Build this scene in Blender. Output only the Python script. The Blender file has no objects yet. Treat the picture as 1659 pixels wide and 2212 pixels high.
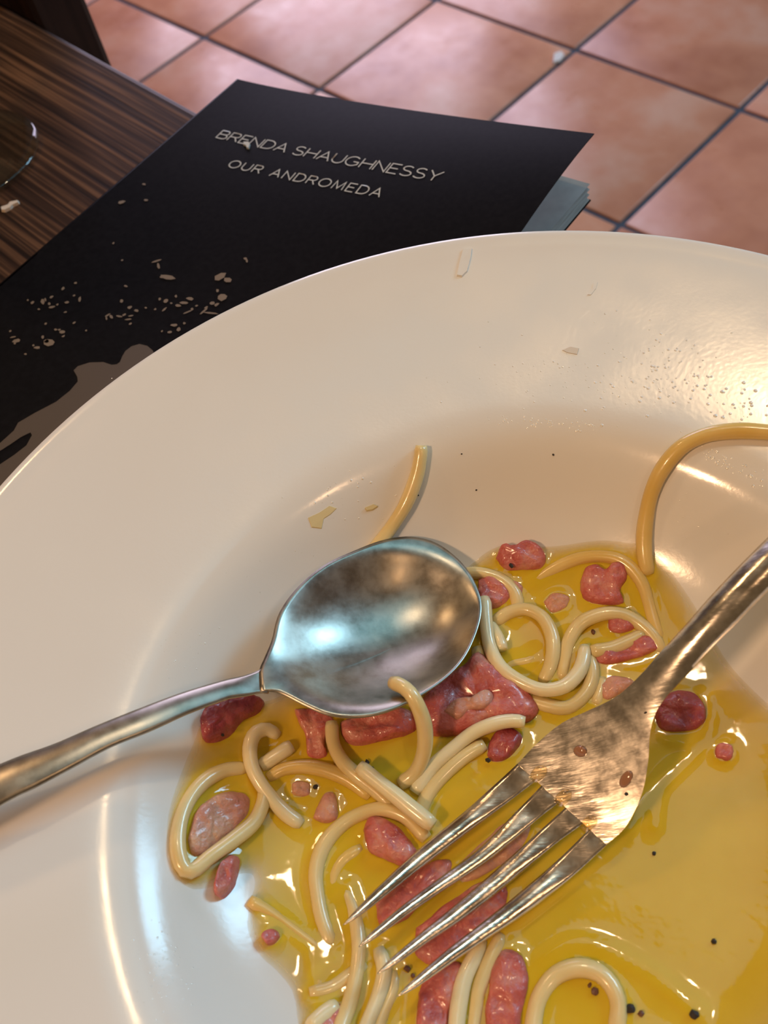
import bpy, bmesh, math, random
import numpy as np
from mathutils import Vector, Matrix, noise

random.seed(7); np.random.seed(7); noise.seed_set(5)
SC = bpy.context.scene
COL = SC.collection

# ------------------------------------------------------------------ camera
IW, IH, FPX = 1659.0, 2212.0, 2085.0
CAMZ, TABZ = 0.990, 0.753
_n = np.array([0.13846802, 0.54054237, 0.82984369]); _n /= np.linalg.norm(_n)
_X = np.array([1., 0, 0]) - _n*_n[0]; _X /= np.linalg.norm(_X)
_Y = np.cross(-_n, _X)
CM = np.array([_X, _Y, -_n])                     # camera (x right, y down, z forward) -> world
cam_d = bpy.data.cameras.new('camera'); cam = bpy.data.objects.new('camera', cam_d); COL.objects.link(cam)
cam_d.sensor_fit = 'VERTICAL'; cam_d.sensor_height = 4.54; cam_d.sensor_width = 3.405
cam_d.lens = 4.54*FPX/IH
cam_d.clip_start = 0.01; cam_d.clip_end = 50
cam_d.dof.use_dof = True; cam_d.dof.focus_distance = 0.255; cam_d.dof.aperture_fstop = 2.8
_r, _d, _f = CM @ np.array([1., 0, 0]), CM @ np.array([0, 1., 0]), CM @ np.array([0, 0, 1.])
cam.matrix_world = Matrix(((_r[0], -_d[0], -_f[0], 0), (_r[1], -_d[1], -_f[1], 0), (_r[2], -_d[2], -_f[2], CAMZ), (0, 0, 0, 1)))
SC.camera = cam

# ------------------------------------------------------------------ light
SC.view_settings.view_transform = 'Standard'; SC.view_settings.look = 'None'
SC.view_settings.gamma = 1.0; SC.view_settings.use_curve_mapping = False
SC.view_settings.exposure = -0.50
w = bpy.data.worlds.new('dim_room'); SC.world = w; w.use_nodes = True
w.node_tree.nodes['Background'].inputs[0].default_value = (0.30, 0.195, 0.100, 1)
w.node_tree.nodes['Background'].inputs[1].default_value = 0.56

def area(name, loc, target, sx, sy, power, colour, shape='RECTANGLE'):
    l = bpy.data.lights.new(name, 'AREA'); l.shape = shape; l.size = sx; l.size_y = sy
    l.energy = power; l.color = colour
    o = bpy.data.objects.new(name, l); COL.objects.link(o); o.location = loc
    o.rotation_euler = (Vector(target)-Vector(loc)).to_track_quat('-Z', 'Y').to_euler()
    return o
# pendant lamps over the tables, a small skylight, daylight through a window on the right and a glass door in the far wall
area('pendant_lamp', (-0.58, 0.72, 1.80), (0, .08, TABZ), .12, .12, 2.5, (1.0, .61, .30), 'DISK')
area('pendant_lamp', (0.137, 0.466, 1.85), (0, .08, TABZ), .06, .06, 2.2, (1.0, .68, .38), 'DISK')
area('skylight', (0.55, 0.80, 2.25), (0.40, .65, .75), .80, 1.2, 5.2, (.16, .74, 1.0))
area('window_daylight', (2.15, 1.55, 1.95), (0.0, .1, .75), 0.7, 0.8, 50, (.38, .74, 1.0))
area('door_daylight', (-0.30, 2.66, 1.08), (-0.30, 0, .60), .90, 1.85, 35, (.82, .74, 1.0))
area('amber_lamp', (0.60, -0.50, 2.0), (0, .08, TABZ), .10, .10, 2.0, (1.0, .60, .32), 'DISK')
area('added_warm_fill', (-0.62, -0.50, 1.80), (0, .08, TABZ), .14, .14, 9.6, (1.0, .60, .33), 'DISK')  # added warm fill, no such lamp known; brightens the far wall of the well

# ------------------------------------------------------------------ pixel -> place helpers
def ray(px, py):
    return CM @ np.array([(px-IW/2)/FPX, (py-IH/2)/FPX, 1.0])
def hit(px, py, zf, z0=TABZ+.012):
    d = ray(px, py); z = z0
    for _ in range(25):
        p = d*((z-CAMZ)/d[2]); z2 = zf(p[0], p[1]); z = z + .7*(z2-z)
    p = d*((z-CAMZ)/d[2])
    return Vector((p[0], p[1], z))
def on_plane(px, py, z):
    d = ray(px, py); p = d*((z-CAMZ)/d[2]); return Vector((p[0], p[1], z))

# ------------------------------------------------------------------ object helpers
def link(name, me, mat=None, parent=None):
    o = bpy.data.objects.new(name, me); COL.objects.link(o)
    if mat and me is not None and not me.materials: me.materials.append(mat)
    if parent: o.parent = parent
    return o
def mesh(name, V, F, smooth=True):
    me = bpy.data.meshes.new(name); me.from_pydata([tuple(v) for v in V], [], F); me.validate()
    bm = bmesh.new(); bm.from_mesh(me); bmesh.ops.recalc_face_normals(bm, faces=bm.faces); bm.to_mesh(me); bm.free()
    if smooth: me.polygons.foreach_set('use_smooth', [True]*len(me.polygons))
    return me
def tag(o, label, cat=None, group=None, kind=None):
    o['label'] = label
    if cat: o['category'] = cat
    if group: o['group'] = group
    if kind: o['kind'] = kind
    return o
def empty(name, loc=(0, 0, 0), rz=0):
    o = bpy.data.objects.new(name, None); COL.objects.link(o); o.location = loc; o.rotation_euler = (0, 0, rz)
    o.empty_display_size = .02
    return o
def kids(parent, parts):
    """re-parent world-space parts under an Empty that is not at the origin"""
    bpy.context.view_layer.update()
    for p in parts:
        p.parent = parent; p.matrix_parent_inverse = parent.matrix_world.inverted()
def box_mesh(name, x0, x1, y0, y1, z0, z1, bev=0, seg=2):
    bm = bmesh.new(); bmesh.ops.create_cube(bm, size=1)
    for v in bm.verts:
        v.co = Vector(((x0+x1)/2+v.co.x*(x1-x0), (y0+y1)/2+v.co.y*(y1-y0), (z0+z1)/2+v.co.z*(z1-z0)))
    if bev: bmesh.ops.bevel(bm, geom=list(bm.edges), offset=bev, segments=seg, affect='EDGES', profile=.5)
    me = bpy.data.meshes.new(name); bm.to_mesh(me); bm.free()
    return me
def lathe(name, prof, seg=96, closed=False):
    V, F = [], []; n = len(prof)
    for i in range(seg):
        a = 2*math.pi*i/seg
        for r, z in prof: V.append((r*math.cos(a), r*math.sin(a), z))
    for i in range(seg):
        j = (i+1) % seg
        for k in range(n-1 if not closed else n):
            k2 = (k+1) % n
            F.append((i*n+k, j*n+k, j*n+k2, i*n+k2))
    me = mesh(name, V, F)
    bm = bmesh.new(); bm.from_mesh(me); bmesh.ops.remove_doubles(bm, verts=bm.verts, dist=1e-6)
    bmesh.ops.recalc_face_normals(bm, faces=bm.faces); bm.to_mesh(me); bm.free()
    me.polygons.foreach_set('use_smooth', [True]*len(me.polygons))
    return me
def spline(P, n):
    P = [Vector(p) for p in P]
    if len(P) == 2: return [P[0].lerp(P[1], i/(n-1)) for i in range(n)]
    L = [0]
    for a, b in zip(P, P[1:]): L.append(L[-1]+(b-a).length)
    out = []
    for i in range(n):
        s = L[-1]*i/(n-1); k = 0
        while k < len(P)-2 and s > L[k+1]: k += 1
        t = (s-L[k])/max(1e-9, L[k+1]-L[k])
        p0 = P[k-1] if k > 0 else P[k]*2-P[k+1]; p1, p2 = P[k], P[k+1]; p3 = P[k+2] if k+2 < len(P) else P[k+1]*2-P[k]
        out.append(.5*((2*p1)+(p2-p0)*t+(2*p0-5*p1+4*p2-p3)*t*t+(3*p1-p0-3*p2+p3)*t**3))
    return out
def tube(name, P, rad, seg=10, sq=1.0):
    """round strand along P with slightly cut ends; rad may be a list"""
    n = len(P); V, F = [], []
    if not isinstance(rad, (list, tuple)): rad = [rad]*n
    up = Vector((0, 0, 1))
    for i, p in enumerate(P):
        t = (P[min(i+1, n-1)]-P[max(i-1, 0)]).normalized()
        s = t.cross(up)
        if s.length < 1e-4: s = Vector((1, 0, 0))
        s.normalize(); q = s.cross(t)
        for k in range(seg):
            a = 2*math.pi*k/seg
            V.append(p+s*(rad[i]*math.cos(a))+q*(rad[i]*sq*math.sin(a)))
    for i in range(n-1):
        for k in range(seg):
            k2 = (k+1) % seg
            F.append((i*seg+k, i*seg+k2, (i+1)*seg+k2, (i+1)*seg+k))
    for e, b in ((0, 0), (n-1, (n-1)*seg)):
        c = len(V); V.append(P[e])
        for k in range(seg): F.append((c, b+k, b+(k+1) % seg))
    return mesh(name, V, F)

# ------------------------------------------------------------------ materials
class NT:
    def __init__(s, name):
        s.m = bpy.data.materials.new(name); s.m.use_nodes = True; s.t = s.m.node_tree
        s.b = s.t.nodes['Principled BSDF']; s.out = s.t.nodes['Material Output']
    def n(s, typ, **kw):
        x = s.t.nodes.new(typ)
        for k, v in kw.items():
            if hasattr(x, k): setattr(x, k, v)
        return x
    def l(s, a, b): s.t.links.new(a, b)
    def set(s, **kw):
        for k, v in kw.items():
            s.b.inputs[k.replace('_', ' ')].default_value = v
    def coord(s, kind='Object', scale=(1, 1, 1), rot=(0, 0, 0)):
        tc = s.n('ShaderNodeTexCoord'); mp = s.n('ShaderNodeMapping')
        mp.inputs['Scale'].default_value = scale; mp.inputs['Rotation'].default_value = rot
        s.l(tc.outputs[kind], mp.inputs['Vector']); return mp.outputs[0]
    def noise(s, vec, scale, detail=3, rough=.5):
        x = s.n('ShaderNodeTexNoise'); x.inputs['Scale'].default_value = scale
        x.inputs['Detail'].default_value = detail; x.inputs['Roughness'].default_value = rough
        if vec is not None: s.l(vec, x.inputs['Vector'])
        return x.outputs['Fac']
    def ramp(s, fac, stops):
        x = s.n('ShaderNodeValToRGB'); e = x.color_ramp.elements
        while len(e) < len(stops): e.new(.5)
        for el, (p, c) in zip(e, stops): el.position = p; el.color = c if len(c) == 4 else (*c, 1)
        s.l(fac, x.inputs[0]); return x.outputs[0]
    def mixc(s, fac, a, b, mode='MIX'):
        x = s.n('ShaderNodeMix'); x.data_type = 'RGBA'; x.blend_type = mode
        for sock, v in ((x.inputs[0], fac), (x.inputs[6], a), (x.inputs[7], b)):
            if hasattr(v, 'links') or hasattr(v, 'is_linked'): s.l(v, sock)
            else: sock.default_value = v if not isinstance(v, tuple) or len(v) == 4 else (*v, 1)
        return x.outputs[2]
    def bump(s, h, strength=.2, dist=.001):
        x = s.n('ShaderNodeBump'); x.inputs['Strength'].default_value = strength; x.inputs['Distance'].default_value = dist
        s.l(h, x.inputs['Height']); s.l(x.outputs[0], s.b.inputs['Normal'])

def m_simple(name, col, rough=.5, metal=0, **kw):
    m = NT(name); m.set(Base_Color=(*col, 1), Roughness=rough, Metallic=metal)
    for k, v in kw.items(): m.b.inputs[k.replace('_', ' ')].default_value = v
    return m.m

# glazed terracotta
T = NT('terracotta'); v = T.coord('Object'); oi = T.n('ShaderNodeObjectInfo')
add = T.n('ShaderNodeVectorMath', operation='ADD'); sc3 = T.n('ShaderNodeVectorMath', operation='SCALE')
cmb = T.n('ShaderNodeCombineXYZ')
for k in range(3): T.l(oi.outputs['Random'], cmb.inputs[k])
T.l(cmb.outputs[0], sc3.inputs[0]); sc3.inputs['Scale'].default_value = 37; T.l(v, add.inputs[0]); T.l(sc3.outputs[0], add.inputs[1])
nz = T.noise(add.outputs[0], 7, 4, .55)
c1 = T.ramp(nz, [(.30, (.56, .215, .120)), (.52, (.74, .33, .195)), (.72, (.82, .47, .33))])
c2 = T.ramp(oi.outputs['Random'], [(0, (.74, .70, .70)), (1, (1, 1, 1))])
T.l(T.mixc(1.0, c1, c2, 'MULTIPLY'), T.b.inputs['Base Color'])
nz2 = T.noise(add.outputs[0], 30, 3)
T.l(T.ramp(nz2, [(.3, (.27,)*3), (.75, (.42,)*3)]), T.b.inputs['Roughness'])
T.set(Specular_IOR_Level=.55)
T.bump(nz, .25, .003); TERRA = T.m
G = NT('grout'); G.l(G.ramp(G.noise(G.coord(), 60), [(.3, (.03, .045, .07)), (.7, (.06, .08, .11))]), G.b.inputs['Base Color']); G.set(Roughness=.8); GROUT = G.m

# dark streaky table wood (local x runs along the grain)
Wd = NT('dark_table_wood'); v = Wd.coord('Object', (1.2, 60, 60)); n1 = Wd.noise(v, 6, 4, .55)
v2 = Wd.coord('Object', (4, 9, 9)); n2 = Wd.noise(v2, 3, 3)
c = Wd.ramp(n1, [(.36, (.014, .006, .0042)), (.50, (.052, .024, .014)), (.64, (.15, .072, .038))])
Wd.l(Wd.mixc(.5, c, Wd.ramp(n2, [(.3, (.45,)*3), (.7, (1.15,)*3)]), 'MULTIPLY'), Wd.b.inputs['Base Color'])
Wd.set(Roughness=.5, Specular_IOR_Level=.18); Wd.bump(n1, .25, .0006); WOOD = Wd.m
CHAIRWOOD = NT('chair_wood'); vv = CHAIRWOOD.coord('Object', (40, 40, 2)); cn = CHAIRWOOD.noise(vv, 5, 4)
CHAIRWOOD.l(CHAIRWOOD.ramp(cn, [(.35, (.008, .004, .004)), (.7, (.026, .013, .011))]), CHAIRWOOD.b.inputs['Base Color']); CHAIRWOOD.set(Roughness=.35); CHAIRWOOD = CHAIRWOOD.m
FLOORSHADE = NT('olive_floor_shade'); pn = FLOORSHADE.noise(FLOORSHADE.coord(), 300, 2); FLOORSHADE.l(FLOORSHADE.ramp(pn, [(.3, (.05, .045, .022)), (.7, (.085, .072, .036))]), FLOORSHADE.b.inputs['Base Color']); FLOORSHADE.set(Roughness=.85); FLOORSHADE = FLOORSHADE.m  # dark olive imitates shaded floor glimpsed through the chair back

# greasy white glaze
P = NT('white_glaze'); v = P.coord('Object'); sm = P.noise(v, 28, 5, .62); fine = P.noise(v, 900, 2)
P.set(Base_Color=(.78, .75, .705, 1), Specular_IOR_Level=.5)
P.l(P.ramp(sm, [(.40, (.12,)*3), (.52, (.17,)*3), (.66, (.25,)*3)]), P.b.inputs['Roughness'])
mb = P.n('ShaderNodeMath', operation='MULTIPLY'); P.l(sm, mb.inputs[0]); P.l(fine, mb.inputs[1])
P.bump(mb.outputs[0], .05, .0006)
PLATE = P.m

# old silver plate
def silver(name, scale, rough0, rough1, col=(.60, .565, .51)):
    S = NT(name); v = S.coord('Object', scale); a = S.noise(v, 60, 4, .6); b = S.noise(S.coord('Object'), 160, 4, .65)
    S.l(S.ramp(b, [(.30, (col[0]*.72, col[1]*.70, col[2]*.67)), (.55, col), (.8, (col[0]*1.15, col[1]*1.15, col[2]*1.13))]), S.b.inputs['Base Color'])
    S.set(Metallic=1.0); S.l(S.ramp(b, [(.3, (rough0,)*3), (.7, (rough1,)*3)]), S.b.inputs['Roughness'])
    S.bump(a, .22, .0006)
    return S.m
SILVER = silver('worn_silver', (1, 1, 1), .29, .40, (.43, .40, .35))
SILVERF = silver('worn_fork_silver', (1, 6, 1), .16, .30, (.80, .75, .68))

# pasta, ham, sauce
def pasta(name, c0, c1):
    S = NT(name); v = S.coord('Object'); a = S.noise(v, 90, 3)
    S.l(S.ramp(a, [(.3, c0), (.7, c1)]), S.b.inputs['Base Color'])
    S.set(Roughness=.30, Subsurface_Weight=.35, Subsurface_Scale=.0016, Coat_Weight=.5, Coat_Roughness=.08)
    S.b.inputs['Subsurface Radius'].default_value = (1, .75, .4)
    S.bump(S.noise(v, 700, 2), .12, .0004)
    return S.m
PASTA = pasta('pasta_pale', (.74, .56, .24), (.82, .66, .34))
PASTAY = pasta('pasta_sauced', (.72, .48, .12), (.78, .56, .20))
PASTAW = pasta('pasta_white', (.80, .67, .38), (.86, .76, .50))
def ham(name, lo, mid, hi):
    S = NT(name); v = S.coord('Object'); a = S.noise(v, 130, 5, .62); b = S.noise(v, 420, 3)
    S.l(S.ramp(a, [(.30, lo), (.5, mid), (.70, hi)]), S.b.inputs['Base Color'])
    S.set(Roughness=.42, Subsurface_Weight=.25, Subsurface_Scale=.002, Coat_Weight=.35, Coat_Roughness=.12)
    S.bump(b, .6, .0016)
    return S.m
HAM = ham('ham_pink', (.40, .065, .060), (.56, .135, .115), (.68, .30, .23))
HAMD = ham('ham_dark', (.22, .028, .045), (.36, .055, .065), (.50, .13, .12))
HAMP = ham('ham_pale', (.52, .20, .14), (.62, .29, .20), (.66, .38, .24))
SA = NT('egg_sauce'); v = SA.coord('Object'); a = SA.noise(v, 60, 3)
att = SA.n('ShaderNodeAttribute'); att.attribute_name = 'depth'
col = SA.ramp(a, [(.3, (.72, .475, .014)), (.7, (.77, .54, .036))])
SA.l(col, SA.b.inputs['Base Color'])
SA.set(Roughness=.06, Subsurface_Weight=.25, Subsurface_Scale=.003)
SA.b.inputs['Subsurface Radius'].default_value = (1, .7, .2)
SA.l(SA.ramp(att.outputs['Fac'], [(0, (.05,)*3), (.5, (.46,)*3), (1, (.87,)*3)]), SA.b.inputs['Alpha'])
SA.bump(SA.noise(v, 220, 2), .05, .0012)
SAUCE = SA.m
PEPPER = m_simple('cracked_pepper', (.022, .016, .012), .6)
PEPPERB = m_simple('brown_pepper', (.14, .055, .03), .5)
def clear(name, tint, edge):
    m = NT(name); tr = m.n('ShaderNodeBsdfTransparent'); tr.inputs[0].default_value = (*tint, 1); gl = m.n('ShaderNodeBsdfGlossy'); gl.inputs['Roughness'].default_value = .04
    fr = m.n('ShaderNodeLayerWeight'); fr.inputs[0].default_value = .5; mx = m.n('ShaderNodeMixShader')
    pw = m.n('ShaderNodeMath', operation='POWER'); pw.inputs[1].default_value = 3.0; m.l(fr.outputs['Facing'], pw.inputs[0]); ml = m.n('ShaderNodeMath', operation='MULTIPLY_ADD'); ml.inputs[1].default_value = edge; ml.inputs[2].default_value = .05; m.l(pw.outputs[0], ml.inputs[0])
    m.l(ml.outputs[0], mx.inputs[0]); m.l(tr.outputs[0], mx.inputs[1]); m.l(gl.outputs[0], mx.inputs[2]); m.l(mx.outputs[0], m.out.inputs[0]); return m.m
OIL = clear('oil_drop', (.96, .88, .70), .7)
BROWNOIL = m_simple('brown_oil_drop', (.36, .17, .09), .06, Coat_Weight=.6)
FLAKE = m_simple('dried_flake', (.70, .64, .56), .5)
CHEESE = m_simple('cheese_flake', (.74, .62, .34), .4)
GREASE = m_simple('grease_bead', (.80, .765, .70), .15, Specular_IOR_Level=1.0, Coat_Weight=1.0, Coat_Roughness=.15, Coat_IOR=1.8)
GLASS = clear('clear_glass', (.90, .92, .92), 1.0)
BLACKCARD = NT('black_cover_card'); bn = BLACKCARD.noise(BLACKCARD.coord(), 500, 2)
BLACKCARD.l(BLACKCARD.ramp(bn, [(.3, (.0035, .0035, .005)), (.7, (.006, .006, .008))]), BLACKCARD.b.inputs['Base Color']); BLACKCARD.set(Roughness=.42, Specular_IOR_Level=.045); BLACKCARD = BLACKCARD.m
PAPER = NT('page_paper'); pn = PAPER.noise(PAPER.coord('Object', (1, 1, 60)), 120, 2)
PAPER.l(PAPER.ramp(pn, [(.3, (.30, .285, .27)), (.7, (.40, .385, .37))]), PAPER.b.inputs['Base Color']); PAPER.set(Roughness=.8); PAPER = PAPER.m
PRINT = m_simple('silver_print', (.46, .47, .46), .5)
SPECK = m_simple('light_print', (.17, .125, .09), .5)
TAN = m_simple('tan_print', (.068, .049, .039), .5)
WHITECRUMB = m_simple('bread_crumb', (.62, .52, .44), .8)

# ================================================================== SETTING: floor of tiles
TILE = CAMZ/3.1375705535
# floor grid pose (camera frame) from the grout crossings
_P = {(0, 0): (440, 78), (1, 0): (690, 192), (3, 0): (1340, 485), (1, 1): (942, 3), (2, 1): (1246, 104), (3, 1): (1597, 235)}
A, B = [], []
for g, p in _P.items():
    q = on_plane(*p, 0.0)
    A.append((g[0], -g[1], 1, 0)); B.append(q.x); A.append((g[1], g[0], 0, 1)); B.append(q.y)
# similarity fit x = a*gx - b*gy + c ; y = b*gx + a*gy + d   (mirrored grid handled by sign test)
def simfit(sgn):
    A, B = [], []
    for g, p in _P.items():
        q = on_plane(*p, 0.0); gx, gy = g[0], sgn*g[1]
        A += [(gx, -gy, 1, 0), (gy, gx, 0, 1)]; B += [q.x, q.y]
    A = np.array(A, float); B = np.array(B); s, res = np.linalg.lstsq(A, B, rcond=None)[:2]
    return s, float(res[0])
(s1, r1), (s2, r2) = simfit(1), simfit(-1)
sfit, SGN = (s1, 1) if r1 < r2 else (s2, -1)
TILE = math.hypot(sfit[0], sfit[1]); TANG = math.atan2(sfit[1], sfit[0])
def grid_pt(gx, gy):
    gy *= SGN
    return (sfit[0]*gx-sfit[1]*gy+sfit[2], sfit[1]*gx+sfit[0]*gy+sfit[3])
floor = link('floor', box_mesh('floor', -4.5, 4.5, -3.5, 5.5, -.05, -.0035), GROUT)
tag(floor, 'dark blue grey grout bed of the terracotta tiled floor', kind='structure')
tm = box_mesh('tile', -TILE/2+.0042, TILE/2-.0042, -TILE/2+.0042, TILE/2-.0042, -.02, 0, .0028, 2); tm.materials.append(TERRA)
tm.polygons.foreach_set('use_smooth', [True]*len(tm.polygons))
for gx in range(-8, 8):
    for gy in range(-9, 7):
        x, y = grid_pt(gx+.5, gy+.5)
        o = link('tile', tm, None, floor); o.location = (x, y, random.uniform(-.0008, .0006)); o.rotation_euler = (random.uniform(-.002, .002), random.uniform(-.002, .002), TANG)

# ================================================================== WALLS: a door in the far one, a window in the right one
WALLM = NT('warm_plaster'); wn = WALLM.noise(WALLM.coord(), 6, 4); WALLM.l(WALLM.ramp(wn, [(.3, (.42, .31, .21)), (.7, (.50, .38, .27))]), WALLM.b.inputs['Base Color']); WALLM.set(Roughness=.85); WALLM = WALLM.m
wall = empty('wall_far', (0, 2.75, 0)); wall['kind'] = 'structure'; wall['label'] = 'warm plaster wall beyond the tiled floor'
for x0, x1, z0, z1 in ((-3.5, -.80, 0, 2.36), (.20, 3.5, 0, 2.36), (-.80, .20, 2.08, 2.36), (-.80, .20, 0, .10), (-3.5, 3.5, 2.36, 2.8)):
    link('wall_panel', box_mesh('wall_panel', x0, x1, 0, .15, z0, z1), WALLM, wall)
wall = empty('wall_right', (2.30, 0, 0)); wall['kind'] = 'structure'; wall['label'] = 'warm plaster wall with the daylight window'
for y0, y1, z0, z1 in ((-1, .88, 0, 2.8), (2.22, 2.75, 0, 2.8), (.88, 2.22, 0, 1.35), (.88, 2.22, 2.50, 2.8)):
    link('wall_panel', box_mesh('wall_panel', 0, .15, y0, y1, z0, z1), WALLM, wall)

# ================================================================== TABLE
E0 = on_plane(430, 240, TABZ); E1 = on_plane(75, 45, TABZ)
ex = (E0-E1).normalized(); TA = math.atan2(ex.y, ex.x)
table = empty('dining_table', (E0.x, E0.y, 0), TA)
tag(table, 'dark brown wooden dining table under the white plate and the book', 'table')
tt = link('tabletop', box_mesh('tabletop', -.80, .62, -.80, 0, TABZ-.032, TABZ, .0035, 3), WOOD, table)
for nm, a in (('apron', (-.70, .52, -.075, -.055)), ('apron', (-.70, .52, -.745, -.725)), ('apron', (-.71, -.69, -.745, -.055)), ('apron', (.51, .53, -.745, -.055))):
    link(nm, box_mesh('apron', *a, TABZ-.115, TABZ-.031, .002), WOOD, table)
for x in (-.70, .52):
    for y in (-.74, -.06):
        link('leg', box_mesh('leg', x-.03, x+.03, y-.03, y+.03, 0, TABZ-.031, .004), WOOD, table)

# ================================================================== CHAIR tucked in on the far side
qc = on_plane(251, 143, TABZ)*1.22
chair = empty('dining_chair', (qc.x+ex.y*.033, qc.y-ex.x*.033, 0), TA)
tag(chair, 'dark stained wooden chair tucked in at the far edge of the table', 'chair')
cw = .40
def cpart(nm, x0, x1, y0, y1, z0, z1, bev=.004, mat=CHAIRWOOD): link(nm, box_mesh(nm, x0, x1, y0, y1, z0, z1, bev), mat, chair)
cpart('back_post', -.040, 0, 0, .032, 0, .93); cpart('back_post', -cw, -cw+.040, 0, .032, 0, .93)
cpart('slat', -.078, -.045, .006, .022, .50, .89); cpart('slat', -.116, -.083, .006, .022, .50, .89)
cpart('slat', -cw+.045, -cw+.078, .006, .022, .50, .89); cpart('slat', -cw+.083, -cw+.116, .006, .022, .50, .89)
cpart('top_rail', -cw+.03, -.03, .004, .026, .875, .925); cpart('lower_rail', -cw+.03, -.03, .004, .026, .47, .51)
cpart('floor_shade_panel', -cw+.125, -.125, .001, .024, .515, .872, .008, FLOORSHADE)  # added panel closing the gap, its colour stands in for floor in shadow
cpart('seat', -cw, 0, -.40, .03, .43, .465, .008)
cpart('leg', -.040, -.003, -.39, -.355, 0, .435); cpart('leg', -cw+.003, -cw+.040, -.39, -.355, 0, .435)
cpart('stretcher', -.032, -.012, -.36, .005, .20, .225); cpart('stretcher', -cw+.012, -cw+.032, -.36, .005, .20, .225)

# ================================================================== WINE GLASS (only its foot shows)
gc = (-.2142, .3512)
prof = [(0, .0016), (.010, .0012), (.024, .0003), (.0318, 0), (.0330, .0007), (.0333, .0015), (.0324, .0024), (.024, .0022), (.010, .0042),
        (.0050, .012), (.0040, .03), (.0038, .06), (.0045, .078), (.012, .086), (.024, .100), (.0325, .122), (.034, .140), (.0315, .165), (.0275, .190),
        (.0268, .190), (.0305, .165), (.0328, .140), (.0312, .122), (.0230, .101), (.011, .088), (0, .0845)]
wg = link('wine_glass', lathe('wine_glass', prof, 64), GLASS); wg.location = (gc[0], gc[1], TABZ+.0004)
tag(wg, 'clear stemmed glass whose round foot stands on the dark table', 'glass')

# ================================================================== PLATE
PC = (.0024, .0675)
TOPP = [(0, .0072), (.030, .0073), (.050, .0080), (.060, .0098), (.068, .0137), (.0755, .0200), (.0815, .0272), (.0855, .0322), (.0885, .0342), (.093, .0354), (.105, .0380), (.12, .0412), (.14, .0456), (.1472, .0471), (.1490, .0470)]
_pr = np.array([p[0] for p in TOPP]); _pz = np.array([p[1] for p in TOPP])
# smooth table of the profile
_rr = np.linspace(0, .149, 300); _zz = np.interp(_rr, _pr, _pz)
_k = np.hanning(43)[1:-1]; _k /= _k.sum(); _zp = np.pad(_zz, 20, mode='edge'); _zz2 = np.convolve(_zp, _k, 'valid'); _zz2[-8:] = _zz[-8:]
def psurf(x, y):
    r = math.hypot(x-PC[0], y-PC[1]); return TABZ+float(np.interp(r, _rr, _zz2))
prof = [(float(r), float(z)) for r, z in zip(_rr[::3], _zz2[::3])] + [(.1490, .0470), (.1500, .0461), (.1499, .0449), (.1485, .0440), (.135, .0406), (.11, .0346), (.095, .0300), (.086, .0235), (.078, .0130), (.072, .0060), (.066, .0008), (.0645, 0), (.0610, 0), (.0595, .0012), (.057, .0030), (0, .0034)]
plate = link('pasta_plate', lathe('pasta_plate', prof, 200), PLATE); plate.location = (PC[0], PC[1], TABZ+.0002)
tag(plate, 'large white glazed pasta plate with a wide rim, greasy with yellow sauce', 'plate')
def S(px, py, off=0): return hit(px, py, lambda x, y: psurf(x, y)+off)

# ================================================================== BOOK
BT = .0085                                           # thickness of the page block
sp0 = on_plane(515, 172, TABZ+BT+.001); sp1 = on_plane(0, 617, TABZ+BT+.001)
bv = (sp1-sp0).normalized()
_pc = on_plane(1275, 392, TABZ+BT)-sp0; _pc.z = 0       # loose paperback, slightly out of square
bu = _pc.normalized(); BW, BH = _pc.length+.0006, .232
_c = Vector((sp0.x, sp0.y, 0))+bu*BW; _rd = ray(1266, 289)
CLIFT = CAMZ+_rd[2]*(_c.x*_rd[0]+_c.y*_rd[1])/(_rd[0]**2+_rd[1]**2)-(TABZ+BT+.0012)
def lift(u, v):
    k = max(0.0, 1-v/.125); k = k*k*(3-2*k)
    return CLIFT*k*max(0, u/BW)**1.35
def cover_z(u, v): return TABZ+BT+.0012+lift(u, v)
def uv_of(x, y):
    qx, qy = x-sp0.x, y-sp0.y; D = bu.x*bv.y-bu.y*bv.x; return (qx*bv.y-qy*bv.x)/D, (bu.x*qy-bu.y*qx)/D
def on_cover(px, py, off=.0004):
    return hit(px, py, lambda x, y: cover_z(*uv_of(x, y))+off, TABZ+.012)
def book_pt(u, v, z): return Vector((sp0.x, sp0.y, 0))+bu*u+bv*v+Vector((0, 0, z))
book = empty('paperback_book', (sp0.x, sp0.y, TABZ))
tag(book, 'black paperback book with a curled front cover, half under the plate rim', 'book')
NU, NV = 40, 40
def sheet(name, z_of, u0, u1, v0, v1, th):
    V, F = [], []
    for lay in (0, 1):
        for i in range(NU+1):
            for j in range(NV+1):
                u = u0+(u1-u0)*i/NU; vv = v0+(v1-v0)*j/NV
                V.append(book_pt(u, vv, z_of(u, vv)-th*lay))
    n = (NU+1)*(NV+1); id = lambda i, j, l: l*n+i*(NV+1)+j
    for i in range(NU):
        for j in range(NV):
            F.append((id(i, j, 0), id(i+1, j, 0), id(i+1, j+1, 0), id(i, j+1, 0))); F.append((id(i, j, 1), id(i, j+1, 1), id(i+1, j+1, 1), id(i+1, j, 1)))
    for i in range(NU):
        for j in (0, NV): F.append((id(i, j, 0), id(i, j, 1), id(i+1, j, 1), id(i+1, j, 0)))
    for j in range(NV):
        for i in (0, NU): F.append((id(i, j, 0), id(i, j+1, 0), id(i, j+1, 1), id(i, j, 1)))
    me = mesh(name, V, F); me.set_sharp_from_angle(angle=.7); return me
parts = [link('front_cover', sheet('front_cover', cover_z, 0, BW, 0, BH, .0004), BLACKCARD)]
pb = bmesh.new()
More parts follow.
